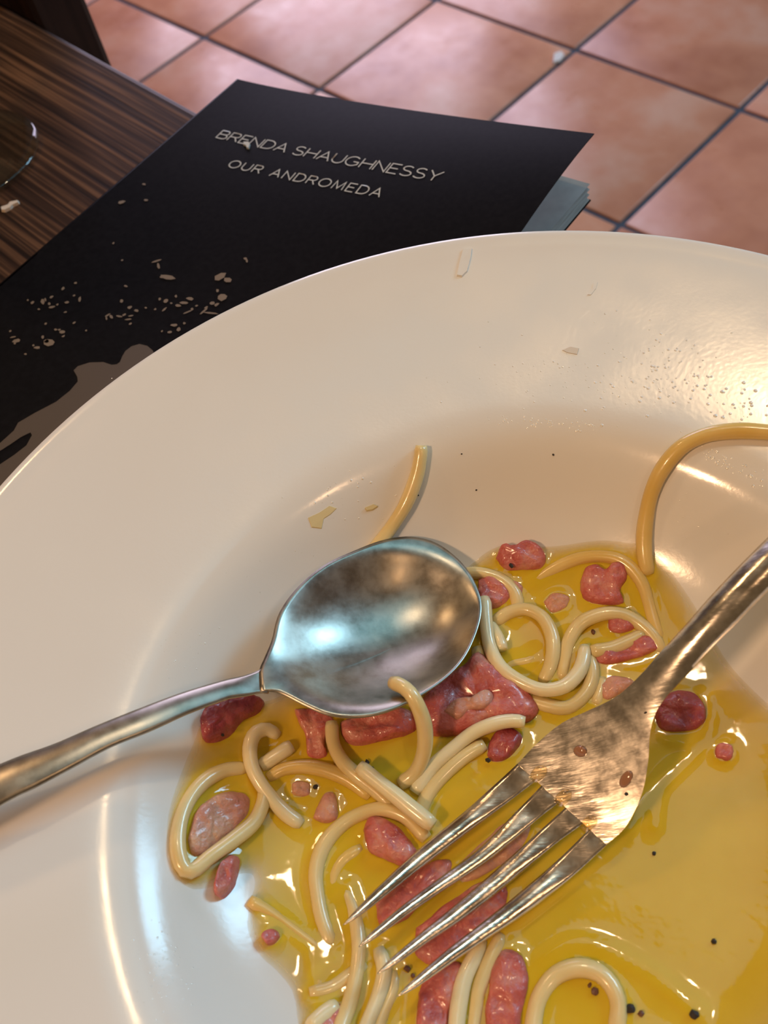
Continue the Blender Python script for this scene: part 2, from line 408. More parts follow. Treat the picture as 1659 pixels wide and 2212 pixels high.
parts.append(link('back_cover', sheet('back_cover', lambda u, v: TABZ+.0008, 0, BW, 0, BH, .0005), BLACKCARD))
# pages: block with a slightly worn fore-edge, top page fanned a little
def pages_mesh():
    V, F = [], []; m = 10; U1 = BW-.0008
    for k in range(m+1):
        z = TABZ+.0009+(BT-.0009)*k/m; du = .0010*math.sin(k*2.1)
        for (u, v_) in ((.001, .0012), (U1+du, .0012), (U1+du, BH-.0012), (.001, BH-.0012)): V.append(book_pt(u, v_, z))
    for k in range(m):
        for e in range(4): F.append((k*4+e, k*4+(e+1) % 4, k*4+4+(e+1) % 4, k*4+4+e))
    F.append((0, 1, 2, 3)); F.append((m*4, m*4+3, m*4+2, m*4+1))
    return mesh('page_block', V, F, False)
parts.append(link('page_block', pages_mesh(), PAPER))
V = []
sv = [(-.0006, 0), (-.0010, .3), (-.0010, .7), (-.0006, 1)]
V = [book_pt(u, v_, TABZ+.0003+(BT+.0009)*t) for v_ in (0, BH) for (u, t) in sv] + [book_pt(.0006, v_, TABZ+.0003+(BT+.0009)*t) for v_ in (0, BH) for (u, t) in sv]
F = [(k, k+1, k+5, k+4) for k in range(3)]+[(8+k, 8+k+4, 8+k+5, 8+k+1) for k in range(3)]+[(0, 4, 12, 8), (3, 11, 15, 7)]+[(k, 8+k, 8+k+1, k+1) for k in range(3)]+[(4+k, 4+k+1, 12+k+1, 12+k) for k in range(3)]
parts.append(link('spine', mesh('spine', V, F), BLACKCARD))

# lettering: drawn strokes laid on the cover
def arc(cx, cy, rx, ry, a0, a1, n=10): return [(cx+rx*math.cos(math.radians(a0+(a1-a0)*i/n)), cy+ry*math.sin(math.radians(a0+(a1-a0)*i/n))) for i in range(n+1)]
GL = {
 'A': (.92, [[(0, 0), (.46, 1), (.92, 0)], [(.17, .34), (.75, .34)]]),
 'B': (.78, [[(0, 0), (0, 1), (.48, 1)]+arc(.48, .76, .24, .24, 90, -90)+[(0, .52)], [(.5, .52)]+arc(.5, .26, .28, .26, 90, -90)+[(0, 0)]]),
 'D': (.90, [[(0, 0), (0, 1), (.38, 1)]+arc(.38, .5, .52, .5, 90, -90)+[(0, 0)]]),
 'E': (.70, [[(.70, 1), (0, 1), (0, 0), (.70, 0)], [(0, .52), (.60, .52)]]),
 'G': (1.0, [arc(.5, .5, .5, .5, 45, 315, 18)+[(.96, .2), (.96, .46), (.58, .46)]]),
 'H': (.86, [[(0, 0), (0, 1)], [(.86, 0), (.86, 1)], [(0, .52), (.86, .52)]]),
 'M': (1.0, [[(0, 0), (.08, 1), (.5, .12), (.92, 1), (1.0, 0)]]),
 'N': (.86, [[(0, 0), (0, 1), (.86, 0), (.86, 1)]]),
 'O': (1.06, [arc(.53, .5, .53, .5, 0, 360, 24)]),
 'R': (.80, [[(0, 0), (0, 1), (.50, 1)]+arc(.50, .745, .26, .255, 90, -90)+[(0, .49)], [(.44, .49), (.80, 0)]]),
 'S': (.78, [arc(.39, .755, .34, .245, 35, 250, 12)+arc(.39, .255, .39, .255, 75, -150, 12)]),
 'U': (.84, [[(0, 1), (0, .40)]+arc(.42, .40, .42, .40, 180, 360, 12)+[(.84, 1)]]),
 'Y': (.86, [[(0, 1), (.43, .46), (.86, 1)], [(.43, .46), (.43, 0)]]),
}
def lettering(name, text, pl, pr, cap, gap, space, sw):
    a = on_cover(*pl); b = on_cover(*pr); ua, va = uv_of(a.x, a.y); ub, vb = uv_of(b.x, b.y)
    adv = sum((space if ch == ' ' else GL[ch][0]+gap) for ch in text)-gap
    k = math.hypot(ub-ua, vb-va)/adv; dx = ((ub-ua)/(adv*k), (vb-va)/(adv*k)); dy = (dx[1], -dx[0])
    V, F = [], []; x = 0
    for ch in text:
        if ch == ' ': x += space; continue
        wd, strokes = GL[ch]
        for st in strokes:
            pts = [(x+p[0], p[1]*cap/k) for p in st]
            n = len(pts); closed = math.dist(pts[0], pts[-1]) < 1e-6
            base = len(V)
            for i in range(n):
                p0 = pts[i-1] if i > 0 else (pts[-2] if closed else pts[0]); p1 = pts[i+1] if i < n-1 else (pts[1] if closed else pts[-1])
                d0 = Vector((pts[i][0]-p0[0], pts[i][1]-p0[1])); d1 = Vector((p1[0]-pts[i][0], p1[1]-pts[i][1]))
                d0 = d0.normalized() if d0.length > 1e-9 else d1.normalized(); d1 = d1.normalized() if d1.length > 1e-9 else d0
                t = d0+d1
                if t.length < 1e-6: t = d0
                t.normalize(); nn = Vector((-t.y, t.x)); m = sw/k/2/max(.45, abs(nn.dot(Vector((-d0.y, d0.x)))))
                for s_ in (1, -1):
                    q = (pts[i][0]+nn.x*m*s_, pts[i][1]+nn.y*m*s_)
                    u = ua+(q[0]*dx[0]+q[1]*dy[0])*k; v_ = va+(q[0]*dx[1]+q[1]*dy[1])*k
                    V.append(book_pt(u, v_, cover_z(u, v_)+.00025))
            for i in range(n-1): F.append((base+2*i, base+2*i+1, base+2*i+3, base+2*i+2))
        x += wd+gap
    return link(name, mesh(name, V, F), PRINT)
o = lettering('author_lettering', 'BRENDA SHAUGHNESSY', (466, 296), (944, 391), .0047, .20, .42, .00048); o['label'] = 'upper line of thin silver capitals printed on the black cover'; parts.append(o)
o = lettering('title_lettering', 'OUR ANDROMEDA', (490, 359), (818, 425), .0040, .34, .75, .00046); o['label'] = 'lower line of thin silver capitals printed on the black cover'; parts.append(o)

def print_poly(pts, off=.0003):
    return [on_cover(px, py, off) for px, py in pts]
# tan figure silhouette on the cover (goes on under the plate rim)
fig = [(301, 743), (318, 747), (330, 757), (337, 775), (345, 810), (335, 850), (300, 890), (240, 930), (180, 985), (110, 1030), (40, 1075), (-40, 1110), (-40, 1032), (0, 1003), (30, 983), (57, 962), (69, 940), (66, 934), (45, 944), (22, 960), (0, 974), (-40, 1000), (-40, 975), (0, 957), (30, 930), (39, 913), (75, 892), (121, 868), (151, 844), (168, 824), (167, 814), (159, 800), (168, 791), (193, 783), (223, 782), (241, 788), (252, 787), (259, 782), (264, 770), (271, 758), (284, 748)]
me = bpy.data.meshes.new('figure_print'); bm = bmesh.new(); vs = [bm.verts.new(p) for p in print_poly(fig)]; bm.faces.new(vs); bmesh.ops.triangulate(bm, faces=bm.faces, ngon_method='EAR_CLIP'); bmesh.ops.recalc_face_normals(bm, faces=bm.faces); bm.to_mesh(me); bm.free()
o = link('figure_print', me, TAN); o['label'] = 'tan figure silhouette printed on the black cover'; parts.append(o)
# scattered light marks of the printed night view
sp = [(262, 437, 9, 4), (315, 432, 5, 2.5), (311, 398, 4, 2), (245, 525, 3, 2), (337, 564, 12, 2), (342, 573, 3, 7), (362, 599, 15, 6), (350, 598, 6, 3), (475, 598, 14, 7), (492, 605, 11, 6), (530, 559, 4, 3), (533, 563, 2.5, 4), (264, 562, 3, 2), (163, 611, 4, 2.5), (136, 623, 5, 3), (272, 618, 4, 2.5), (480, 641, 12, 8), (470, 628, 3, 4), (458, 655, 7, 4), (468, 658, 6, 3), (410, 645, 8, 4), (398, 654, 11, 3.5), (385, 660, 6, 3), (358, 650, 6, 4), (345, 646, 3, 3), (370, 655, 3, 2), (355, 668, 7, 2), (440, 672, 14, 2), (455, 676, 16, 2), (405, 674, 12, 1.5), (415, 668, 3, 3), (295, 671, 5, 3), (280, 664, 5, 3), (263, 650, 4, 4), (257, 683, 7, 2), (268, 680, 6, 2.5), (283, 682, 6, 2), (277, 690, 8, 2), (240, 684, 3, 5), (232, 681, 7, 2), (230, 688, 2, 4), (315, 665, 3, 2), (335, 668, 3, 2), (282, 699, 4, 2), (376, 702, 7, 3), (386, 711, 5, 4), (367, 717, 5, 2.5), (398, 698, 3, 2.5), (350, 715, 3, 2), (70, 654, 5, 3), (92, 652, 4, 6), (112, 641, 5, 2.5), (112, 663, 8, 2.5), (106, 656, 3, 3), (124, 658, 3, 2), (145, 653, 5, 3), (172, 646, 3, 6), (160, 638, 3, 2), (141, 674, 4, 2), (98, 647, 2, 4), (84, 668, 3, 2), (135, 717, 7, 4), (128, 712, 3, 2), (120, 712, 4, 2), (137, 726, 4, 2), (100, 737, 6, 4), (106, 740, 12, 7), (92, 728, 3, 4), (80, 751, 7, 3), (72, 746, 3, 2), (36, 736, 10, 4), (28, 728, 7, 1.6), (32, 742, 3, 2), (99, 699, 3, 2), (160, 697, 4, 2), (22, 715, 3, 2), (55, 765, 3, 2), (186, 714, 2.5, 2), (380, 640, 3, 3), (425, 660, 4, 2), (445, 664, 5, 2), (60, 648, 2, 2)]
V, F = [], []
for (px, py, a, b) in sp:
    k = len(V); n = random.randint(6, 8); th = math.radians(random.uniform(-40, 10))
    for i in range(n):
        q = 2*math.pi*i/n; rr = random.uniform(.75, 1.2); x, y = a*rr*math.cos(q), b*rr*math.sin(q)
        V.append(on_cover(px+x*math.cos(th)-y*math.sin(th), py+x*math.sin(th)+y*math.cos(th), .0003))
    F.append(tuple(range(k, k+n)))
o = link('night_lights_print', mesh('night_lights_print', V, F), SPECK); o['kind'] = 'stuff'; o['label'] = 'scatter of small pale light marks printed on the black cover'; parts.append(o)
kids(book, parts)

# ================================================================== SPOON
def vplane(pa, za, pb_, zb):
    a = on_plane(*pa, TABZ+za); b = on_plane(*pb_, TABZ+zb); t = Vector((b.x-a.x, b.y-a.y, 0)).normalized(); nn = Vector((-t.y, t.x, 0))
    def g(px, py):
        d = Vector(ray(px, py)); s = (a.x*nn.x+a.y*nn.y)/(d.x*nn.x+d.y*nn.y); p = d*s
        return (p.x-a.x)*t.x+(p.y-a.y)*t.y, p.z+CAMZ
    def ucoord(x, y): return (x-a.x)*t.x+(y-a.y)*t.y
    return g, ucoord
def zprofile(g, pts, smooth=3, k=11, tail=(), table=None):
    uz = [g(*p) for p in pts] if table is None else [(u*.001, TABZ+z*.001) for u, z in table]
    uz += [(u*.001, TABZ+z*.001) for u, z in tail]
    us = np.array([u for u, z in uz]); zs = np.array([z for u, z in uz])
    uu = np.linspace(us[0]-.01, us[-1]+.06, 200)
    zi = np.interp(uu, us, zs)
    # linear run-on past both ends
    zi = np.where(uu < us[0], zs[0]+(uu-us[0])*(zs[1]-zs[0])/(us[1]-us[0]), zi)
    zi = np.where(uu > us[-1], zs[-1]+(uu-us[-1])*(zs[-1]-zs[-3])/(us[-1]-us[-3]), zi)
    for _ in range(smooth):
        zp = np.pad(zi, k//2, mode='reflect', reflect_type='odd'); zi = np.convolve(zp, np.ones(k)/k, 'valid')
    return lambda u: float(np.interp(u, uu, zi))
def to_px(p):
    c = CM.T @ np.array([p.x, p.y, p.z-CAMZ]); return c[0]/c[2]*FPX+IW/2, c[1]/c[2]*FPX+IH/2
def run_on(pairs, zfun, ucoord, steps):
    """continue a handle straight past the last traced station: steps are (distance mm, half width mm)"""
    zf = lambda x, y: zfun(ucoord(x, y)); mid = [sum((hit(*q, zf) for q in pr), Vector())/2 for pr in (pairs[-3], pairs[-1])]
    t = mid[1]-mid[0]; t.z = 0; t.normalize(); nn = Vector((t.y, -t.x, 0))
    if (hit(*pairs[-1][1], zf)-hit(*pairs[-1][0], zf)).dot(nn) < 0: nn = -nn
    out = []
    for d, hw in steps:
        pr = []
        for sg in (-1, 1):
            p = mid[1]+t*(d*.001)+nn*(sg*hw*.001); p.z = zf(p.x, p.y); pr.append(to_px(p))
        out.append(tuple(pr))
    return out
def loft(name, pairs, zfun, ucoord, th, crown, nst=40, prof_n=7, ends=True, thick_fn=None, crown_fn=None):
    """blade between left and right edge pixels, laid on the side profile zfun(u), with a crowned top and real thickness"""
    zf = lambda x, y: zfun(ucoord(x, y))
    Ls = spline([hit(*a, zf) for a, b in pairs], nst); Rs = spline([hit(*b, zf) for a, b in pairs], nst)
    V, F = [], []; m = prof_n
    for i, (a, b) in enumerate(zip(Ls, Rs)):
        w = (b-a).length; t = th if thick_fn is None else thick_fn(i/(nst-1)); cr = crown if crown_fn is None else crown_fn(i/(nst-1))
        for k in range(m):
            s = k/(m-1); c = 1-(2*s-1)**2
            p = a.lerp(b, s); V.append(p+Vector((0, 0, cr*w*c)))
        for k in range(m):
            s = 1-k/(m-1); c = 1-(2*s-1)**4
            p = a.lerp(b, s); V.append(p+Vector((0, 0, -.25*t-.75*t*c)))
    n = 2*m
    for i in range(nst-1):
        for k in range(n): F.append((i*n+k, i*n+(k+1) % n, (i+1)*n+(k+1) % n, (i+1)*n+k))
    if ends:
        F.append(tuple(range(n))); F.append(tuple((nst-1)*n+k for k in range(n)))
    return mesh(name, V, F)

g, uco = vplane((1038, 1272), .0175, (0, 1693), .0525)
zsp = zprofile(g, [(1038, 1272), (820, 1355), (600, 1450), (562, 1471), (497, 1487), (410, 1515), (315, 1552), (225, 1590), (135, 1632), (52, 1670), (0, 1693)], tail=((122, 53.2), (135, 53.0), (150, 51.4), (162, 50.0), (175, 48.6), (190, 47)))
zrim = lambda x, y: zsp(uco(x, y))
rim = [(562, 1493), (560, 1470), (560, 1447), (572, 1419), (587, 1382), (603, 1324), (645, 1266), (703, 1219), (771, 1187), (825, 1167), (873, 1159), (909, 1162), (945, 1174), (985, 1203), (1014, 1237), (1035, 1281), (1040, 1317), (1030, 1362), (1006, 1415), (970, 1458), (916, 1498), (862, 1527), (807, 1545), (753, 1550), (703, 1543), (656, 1523), (623, 1506), (592, 1493)]
RW = [hit(*p, zrim) for p in rim]
RW = spline(RW+[RW[0]], 97)[:-1]
cc = hit(835, 1360, zrim)
NR = 26; V, F = [], []; n = len(RW); DEP = .0105
_a, _b = hit(1039, 1275, zrim), hit(598, 1450, zrim); _ax = Vector((_b.x-_a.x, _b.y-_a.y, 0)); EA = _ax.length/2*1.02; _ax.normalize(); _ay = Vector((-_ax.y, _ax.x, 0))
_mid = Vector(((_a.x+_b.x)/2, (_a.y+_b.y)/2, 0)); _vs = [(Vector((p.x, p.y, 0))-_mid).dot(_ay) for p in RW]; EB = (max(_vs)-min(_vs))/2*1.0; _vc = (max(_vs)+min(_vs))/2
def bowl_h(q):
    d = Vector((q.x, q.y, 0))-_mid; x = 1-(d.dot(_ax)/EA)**2-((d.dot(_ay)-_vc)/EB)**2
    return DEP*.5*(x+math.sqrt(x*x+.015))
for lay in (0, 1):
    for i in range(NR+1):
        s = 1-i/NR
        for p in RW:
            q = cc.lerp(p, s); h = bowl_h(q)*(1-s**7)
            V.append(Vector((q.x, q.y, q.z-h-lay*(.0009 if i else .0006))))
for lay in (0, 1):
    o_ = lay*(NR+1)*n
    for i in range(NR):
        for k in range(n):
            k2 = (k+1) % n; f = (o_+i*n+k, o_+i*n+k2, o_+(i+1)*n+k2, o_+(i+1)*n+k); F.append(f if lay == 0 else f[::-1])
o_ = (NR+1)*n
for k in range(n): F.append((k, o_+k, o_+(k+1) % n, (k+1) % n))
me = mesh('bowl', V, F)
bm = bmesh.new(); bm.from_mesh(me); bmesh.ops.remove_doubles(bm, verts=bm.verts, dist=1e-5); bmesh.ops.recalc_face_normals(bm, faces=bm.faces); bm.to_mesh(me); bm.free()
me.polygons.foreach_set('use_smooth', [True]*len(me.polygons))
sb = link('bowl', me, SILVER)
hp = [((575, 1440), (578, 1497)), ((556, 1449), (560, 1496)), ((530, 1458), (534, 1502)), ((500, 1465), (500, 1507)), ((482, 1469), (480, 1513)), ((392, 1496), (405, 1541)), ((301, 1530), (322, 1579)), ((211, 1566), (236, 1614)), ((121, 1605), (151, 1660)), ((45, 1632), (72, 1702)), ((0, 1650), (22, 1726))]
hp += run_on(hp, zsp, uco, ((12, 5.3), (26, 6.4), (40, 7.2), (50, 7.0), (56, 5.2), (58.5, 2.6)))
sh = link('handle', loft('handle', hp, zsp, uco, .0022, .10, 90, 9, crown_fn=lambda s: .10-.17*max(0, 1-s/.055)), SILVER)
spoon = empty('soup_spoon', (cc.x, cc.y, cc.z-DEP)); tag(spoon, 'worn silver spoon, its round bowl upturned over the ham, handle across the rim', 'spoon'); kids(spoon, [sb, sh])

# ================================================================== FORK
g, uco = vplane((797, 2075), .0210, (1659, 1218), .0525)
zfk = zprofile(g, [], 2, 13, table=((0, 21), (10, 19), (20, 17.3), (30, 16.1), (40, 15.8), (48, 16.6), (56, 19.0), (64, 23.2), (72, 29.6), (80, 36.3), (90, 43.0), (100, 48.0), (112, 52.3), (130, 55.4), (150, 56.2), (170, 54.8), (190, 53.6), (205, 52.2), (220, 50.8)))
tines = [
 [((741, 1997), (741, 1999)), ((762, 1972), (772, 1982)), ((820, 1912), (840, 1930)), ((900, 1838), (925, 1862)), ((1000, 1756), (1030, 1783)), ((1083, 1682), (1120, 1715)), ((1112, 1655), (1152, 1690)), ((1130, 1638), (1171, 1673))],
 [((775, 2044), (775, 2046)), ((800, 2015), (812, 2026)), ((870, 1955), (886, 1972)), ((940, 1903), (960, 1921)), ((1037, 1830), (1060, 1855)), ((1130, 1738), (1160, 1770)), ((1166, 1701), (1202, 1737)), ((1185, 1682), (1222, 1719))],
 [((815, 2102), (815, 2104)), ((842, 2072), (855, 2084)), ((905, 2018), (923, 2036)), ((980, 1957), (1003, 1982)), ((1070, 1880), (1098, 1908)), ((1170, 1791), (1198, 1824)), ((1222, 1744), (1255, 1782)), ((1240, 1726), (1275, 1764))],
 [((858, 2151), (858, 2153)), ((885, 2122), (898, 2134)), ((960, 2056), (978, 2078)), ((1037, 1996), (1058, 2024)), ((1110, 1938), (1135, 1973)), ((1200, 1862), (1226, 1902)), ((1262, 1802), (1292, 1842)), ((1282, 1782), (1318, 1818))]]
fparts = []
for tn in tines:
    fparts.append(link('tine', loft('tine', tn, zfk, uco, .0022, .20, 40, 7, thick_fn=lambda s: .0007+.0015*min(1, s*2.5), crown_fn=lambda s: .20-.19*(lambda t: t*t*(3-2*t))(min(1, max(0, (s-.62)/.26)))-.16*max(0, (s-.93)/.07)), SILVERF))
head = [((1108, 1660), (1298, 1836)), ((1118, 1650), (1310, 1824)), ((1160, 1606), (1352, 1785)), ((1212, 1563), (1386, 1716)), ((1266, 1537), (1400, 1645)), ((1315, 1514), (1404, 1588)), ((1350, 1490), (1414, 1545)), ((1389, 1452), (1440, 1502)), ((1400, 1440), (1450, 1490))]
# head: blade behind the slots, flowing into the rounded handle
handle = head[1:-2]+[((1389, 1452), (1440, 1504)), ((1429, 1406), (1483, 1458)), ((1477, 1354), (1532, 1404)), ((1528, 1295), (1588, 1348)), ((1588, 1231), (1648, 1286)), ((1659, 1160), (1722, 1216))]
handle += run_on(handle, zfk, uco, ((15, 4.3), (35, 5.2), (55, 6.3), (70, 7.0), (79, 6.4), (84, 4.6), (86, 2.2)))
sm_ = lambda s, a, b: (lambda t: t*t*(3-2*t))(min(1, max(0, (s-a)/(b-a))))
full = loft('fork_body', handle, zfk, uco, .0026, .02, 150, 13, thick_fn=lambda s: .0022+.0012*sm_(s, .17, .3), crown_fn=lambda s: .012*sm_(s, .015, .09)+.30*sm_(s, .15, .32)-.20*sm_(s, .6, .9))
vs = [v.co.copy() for v in full.vertices]; cut = 30*26                 # first 30 stations are the head, the rest the handle
for nm, keep in (('head', lambda f: max(f) < cut+26), ('handle', lambda f: min(f) >= cut)):
    fs = [tuple(p.vertices) for p in full.polygons if keep(p.vertices)]
    us = sorted({i for f in fs for i in f}); ix = {v: k for k, v in enumerate(us)}
    hm = mesh(nm, [vs[i] for i in us], [tuple(ix[i] for i in f) for f in fs]); hm.set_sharp_from_angle(angle=.9); fparts.append(link(nm, hm, SILVERF))
fc = hit(1230, 1740, lambda x, y: zfk(uco(x, y)))
fork = empty('dinner_fork', (fc.x, fc.y, fc.z-.002)); tag(fork, 'worn silver four-tined fork lying across the pasta and sauce', 'fork'); kids(fork, fparts)
fz = lambda x, y: zfk(uco(x, y))

# ================================================================== SPAGHETTI
SR = .00178
MEN = []
def strand(pts, label, mat=None, r=SR, grp='spaghetti strands left on the plate'):
    P3 = []
    for p in pts:
        off = (p[2] if len(p) > 2 else 0)*.001
        P3.append(S(p[0], p[1], r+off))
    L = sum((b-a).length for a, b in zip(P3, P3[1:])); n = max(8, int(L/.0014))
    C = spline(P3, n); ph = random.uniform(0, 6)
    MEN.extend((c.x, c.y, r) for c, z in zip(C, [1]*n) if c.z-psurf(c.x, c.y) < r+.0016)
    rad = [r*(1+.05*math.sin(ph+i*.45)) for i in range(n)]; rad[0] *= .82; rad[-1] *= .82
    o = link('spaghetti_strand', tube('spaghetti_strand', C, rad, 12), mat or PASTA)
    return tag(o, label, 'spaghetti', grp)
Y_, W_ = PASTAY, PASTAW
strand([(910, 962, .2), (907, 995), (898, 1035), (876, 1090), (843, 1142), (800, 1200), (780, 1235)], 'lone strand on bare white plate running down behind the spoon bowl', PASTA, .0019)
strand([(1760, 945), (1659, 934), (1590, 931), (1525, 940), (1472, 966), (1432, 1012), (1408, 1062), (1396, 1115), (1391, 1165), (1394, 1210), (1402, 1240, -.8)], 'long hooked strand climbing the bare rim above the fork handle', PASTAY, .0020)
strand([(1150, 1262, -1.2), (1199, 1229, -.5), (1258, 1205), (1318, 1204), (1357, 1222), (1386, 1258), (1400, 1300), (1412, 1345), (1424, 1385, -.5)], 'arched strand over the pink heart-shaped ham piece', PASTAY)
strand([(1000, 1240), (1036, 1238, .5), (1079, 1251, .5), (1109, 1277, .4), (1119, 1310), (1116, 1335, -1)], 'short curved strand emerging beside the right tip of the spoon', PASTA)
strand([(1068, 1346, .2), (1098, 1324, 1), (1135, 1316, 1.6), (1170, 1332, 2), (1190, 1366, 2), (1195, 1402, 2), (1188, 1440, 1.4), (1171, 1475, 0)], 'round looped strand just right of the spoon bowl', PASTA)
strand([(1046, 1292, 2.5), (1050, 1346, 3), (1058, 1396, 3), (1080, 1440, 3.4), (1119, 1470, 3.6), (1171, 1490, 3.6), (1218, 1483, 3.6), (1248, 1455, 3.2), (1260, 1425, 2.5), (1263, 1398, 1.5)], 'pale U-shaped strand hugging the right side of the spoon', W_)
strand([(1030, 1400, .5), (1050, 1450, .5), (1100, 1495, .5), (1160, 1518, .5), (1218, 1530, .8), (1254, 1510, 1.2), (1276, 1477, 1.2), (1278, 1440, .8), (1262, 1410, .4)], 'U-shaped strand lying under the pale U-shaped one', PASTA)
strand([(1214, 1470, -.4), (1219, 1425, .4), (1228, 1386, 1.2), (1254, 1347, 1.8), (1298, 1327, 2), (1338, 1326, 1.8), (1373, 1341, 1.2), (1408, 1372, .5), (1430, 1410, -.4)], 'arched strand bending over toward the neck of the fork', PASTA)
strand([(1276, 1407, 1.4), (1318, 1402, 1.2), (1357, 1386, 1), (1390, 1370, .6)], 'short straight strand end between two ham pieces near the fork neck', PASTA)
strand([(1058, 1348, 1), (1076, 1376, 2), (1086, 1404, 2.4)], 'tiny strand stub leaning on the pale U-shaped strand', W_, .0016)
strand([(1302, 1466, 0), (1296, 1495, .2), (1286, 1522, .2)], 'tiny upright strand stub above the shoulder of the fork', PASTA, .0016)
strand([(846, 1474, 17.5), (866, 1481, 18.6), (886, 1497, 19.3), (904, 1528, 17.6), (917, 1571, 13), (916, 1622, 7.5), (897, 1668, 3.0), (865, 1694, 1.2)], 'strand with its tip hooked up over the lower edge of the spoon', PASTA, .00185)
strand([(716, 1560, 2.5), (720, 1606, 2.5), (740, 1645, 2.5), (772, 1676, 2.2), (815, 1710, 1.4), (850, 1745, .6)], 'curved strand coming out from under the spoon bowl beside the straight strand', PASTA)
strand([(776, 1655, 5), (815, 1687, 4.8), (857, 1720, 4.6), (897, 1753, 4.2), (936, 1783, 3.8)], 'straight pale strand with cut ends between spoon and top tine', W_, .0019)
strand([(1134, 1560, 4.4), (1108, 1557, 4.4), (1070, 1563, 4.4), (1022, 1583, 4), (974, 1620, 3.4), (930, 1660, 2.4), (895, 1712, 1)], 'long strand ending on the dark ham above the fork tines', W_, .0017)
strand([(1046, 1607, 1.6), (1002, 1634, 1.6), (958, 1674, 1.4), (922, 1720, 1), (905, 1765, .4)], 'strand lying alongside and below the long one by the tines', PASTA)
strand([(600, 1590, 0), (577, 1576, .8), (552, 1584, 1.6), (540, 1612, 2), (543, 1652, 2.4), (561, 1690, 2.6), (588, 1726, 2.2), (617, 1757, 1.2), (650, 1782, 0)], 'hooked strand below the spoon handle near the pale oval ham', W_)
strand([(630, 1611, 1.2), (598, 1632, 1), (562, 1656, .4)], 'short cut strand crossing inside the hooked strand', W_, .0019)
strand([(578, 1682, 0), (612, 1662, .6), (661, 1656, 1), (714, 1667, 1), (758, 1688, .8), (800, 1722, .2)], 'gently arched strand sinking in sauce under the curved ones', PASTAY)
strand([(572, 1700, 1.8), (568, 1735, 2), (548, 1777, 2.2), (504, 1814, 2.6), (455, 1850, 2.4), (418, 1880, 1), (396, 1874, .2), (384, 1830, .1), (390, 1773, .1), (411, 1723, .1), (444, 1686, .1), (486, 1664, .1), (530, 1660, .2)], 'long closed loop around the pale oval ham at the sauce edge', PASTA)
strand([(922, 1812, 1), (877, 1764, 1), (823, 1748, 1), (766, 1764, 1), (722, 1797, 1), (694, 1838, .8), (682, 1886, .6), (686, 1935, .4), (696, 1987, .1), (716, 2042, -.6)], 'big C-shaped strand left of the fork tips', PASTA)
strand([(782, 1832, -.4), (742, 1860, -.3), (722, 1896, -.5), (720, 1925, -.9)], 'faint sunken strand inside the big C-shaped one', PASTAY)
strand([(538, 1945, -.9), (593, 1978, -.4), (638, 2011, -.3), (684, 2046, -.5), (715, 2080, -1)], 'sunken strand slanting at the left edge of the sauce', PASTAY, .0015)
strand([(748, 1922, -.4), (766, 1975, 0), (775, 2036, .8), (771, 2096, 1.4), (758, 2157, 1.6), (741, 2205, 1.6), (722, 2260, 1.4)], 'long strand running down beneath the leftmost fork tip', PASTA, .00165)
strand([(818, 2050, .4), (830, 2096, 1), (818, 2150, 1.4), (793, 2212, 1.6), (775, 2260, 1.6)], 'strand running down just under the second fork tip', W_, .00165)
strand([(852, 2100, .2), (848, 2140, .5), (826, 2190, .6), (805, 2250, .6)], 'strand at the bottom edge below the third fork tip', PASTA, .0015)
strand([(668, 2146, -.5), (716, 2134, 0), (752, 2110, .3), (790, 2085, 0)], 'short strand crossing left near the bottom edge of the sauce', PASTA, .0016)
strand([(668, 2222, .2), (700, 2192, .8), (728, 2172, .8)], 'stubby strand end at the bottom next to a small pink ham bit', W_, .0018)
strand([(684, 2060, -1), (688, 2105, -.7), (692, 2160, -.7)], 'drowned strand at the lower left of the fork tips', PASTAY, .0015)
strand([(1040, 2030, .6), (1024, 2068, 1.2), (1003, 2113, 1.4), (992, 2163, 1.4), (986, 2212, 1.4), (984, 2260, 1.4)], 'pale strand running off the bottom edge beneath the last tine', W_)
strand([(1084, 2020, .2), (1068, 2052, .6), (1050, 2095, .6), (1034, 2141, .6), (1027, 2190, .4), (1020, 2250, .4)], 'strand running off the bottom edge next to the lowest ham', PASTA, .0016)
strand([(1150, 2260, .2), (1153, 2205, .3), (1166, 2152, .5), (1198, 2109, .7), (1243, 2091, .8), (1289, 2099, .7), (1321, 2130, .5), (1336, 2173, .4), (1330, 2230, .2)], 'round arched strand in the yellow pool at the bottom', PASTA, .0019)
strand([(1140, 2120, -1.1), (1175, 2082, -.8), (1240, 2044, -.6), (1300, 2053, -.6), (1357, 2081, -.6), (1412, 2113, -.7), (1458, 2150, -.8), (1500, 2182, -1.1)], 'drowned strand curving outside the round arched one', PASTAY, .0016)
strand([(1524, 1580, -1), (1512, 1612, -.9), (1450, 1674, -.7), (1390, 1736, -.7), (1350, 1790, -1)], 'drowned strand slanting out to the right of the fork head', PASTAY, .0016)
strand([(1424, 1700, -1), (1416, 1740, -.9), (1410, 1790, -1)], 'thin drowned strand bit in the sauce right of the fork head', PASTAY, .0013)
strand([(1420, 1585, -.6), (1470, 1604, -.6), (1512, 1590, -.6), (1530, 1550, -.6), (1518, 1510, -.9)], 'drowned strand curling round the dark ham right of the fork neck', PASTAY, .0014)
strand([(1080, 1450, -.2), (1110, 1436, .1), (1140, 1430, .2), (1160, 1418, -.3)], 'faint sunken strand inside the U-shaped strands', PASTAY, .0014)
strand([(1330, 1470, -.6), (1290, 1455, -.3), (1300, 1440, -.3), (1360, 1440, -.4), (1410, 1425, -.8)], 'sunken strand under the long ham strip by the fork neck', PASTAY, .0014)

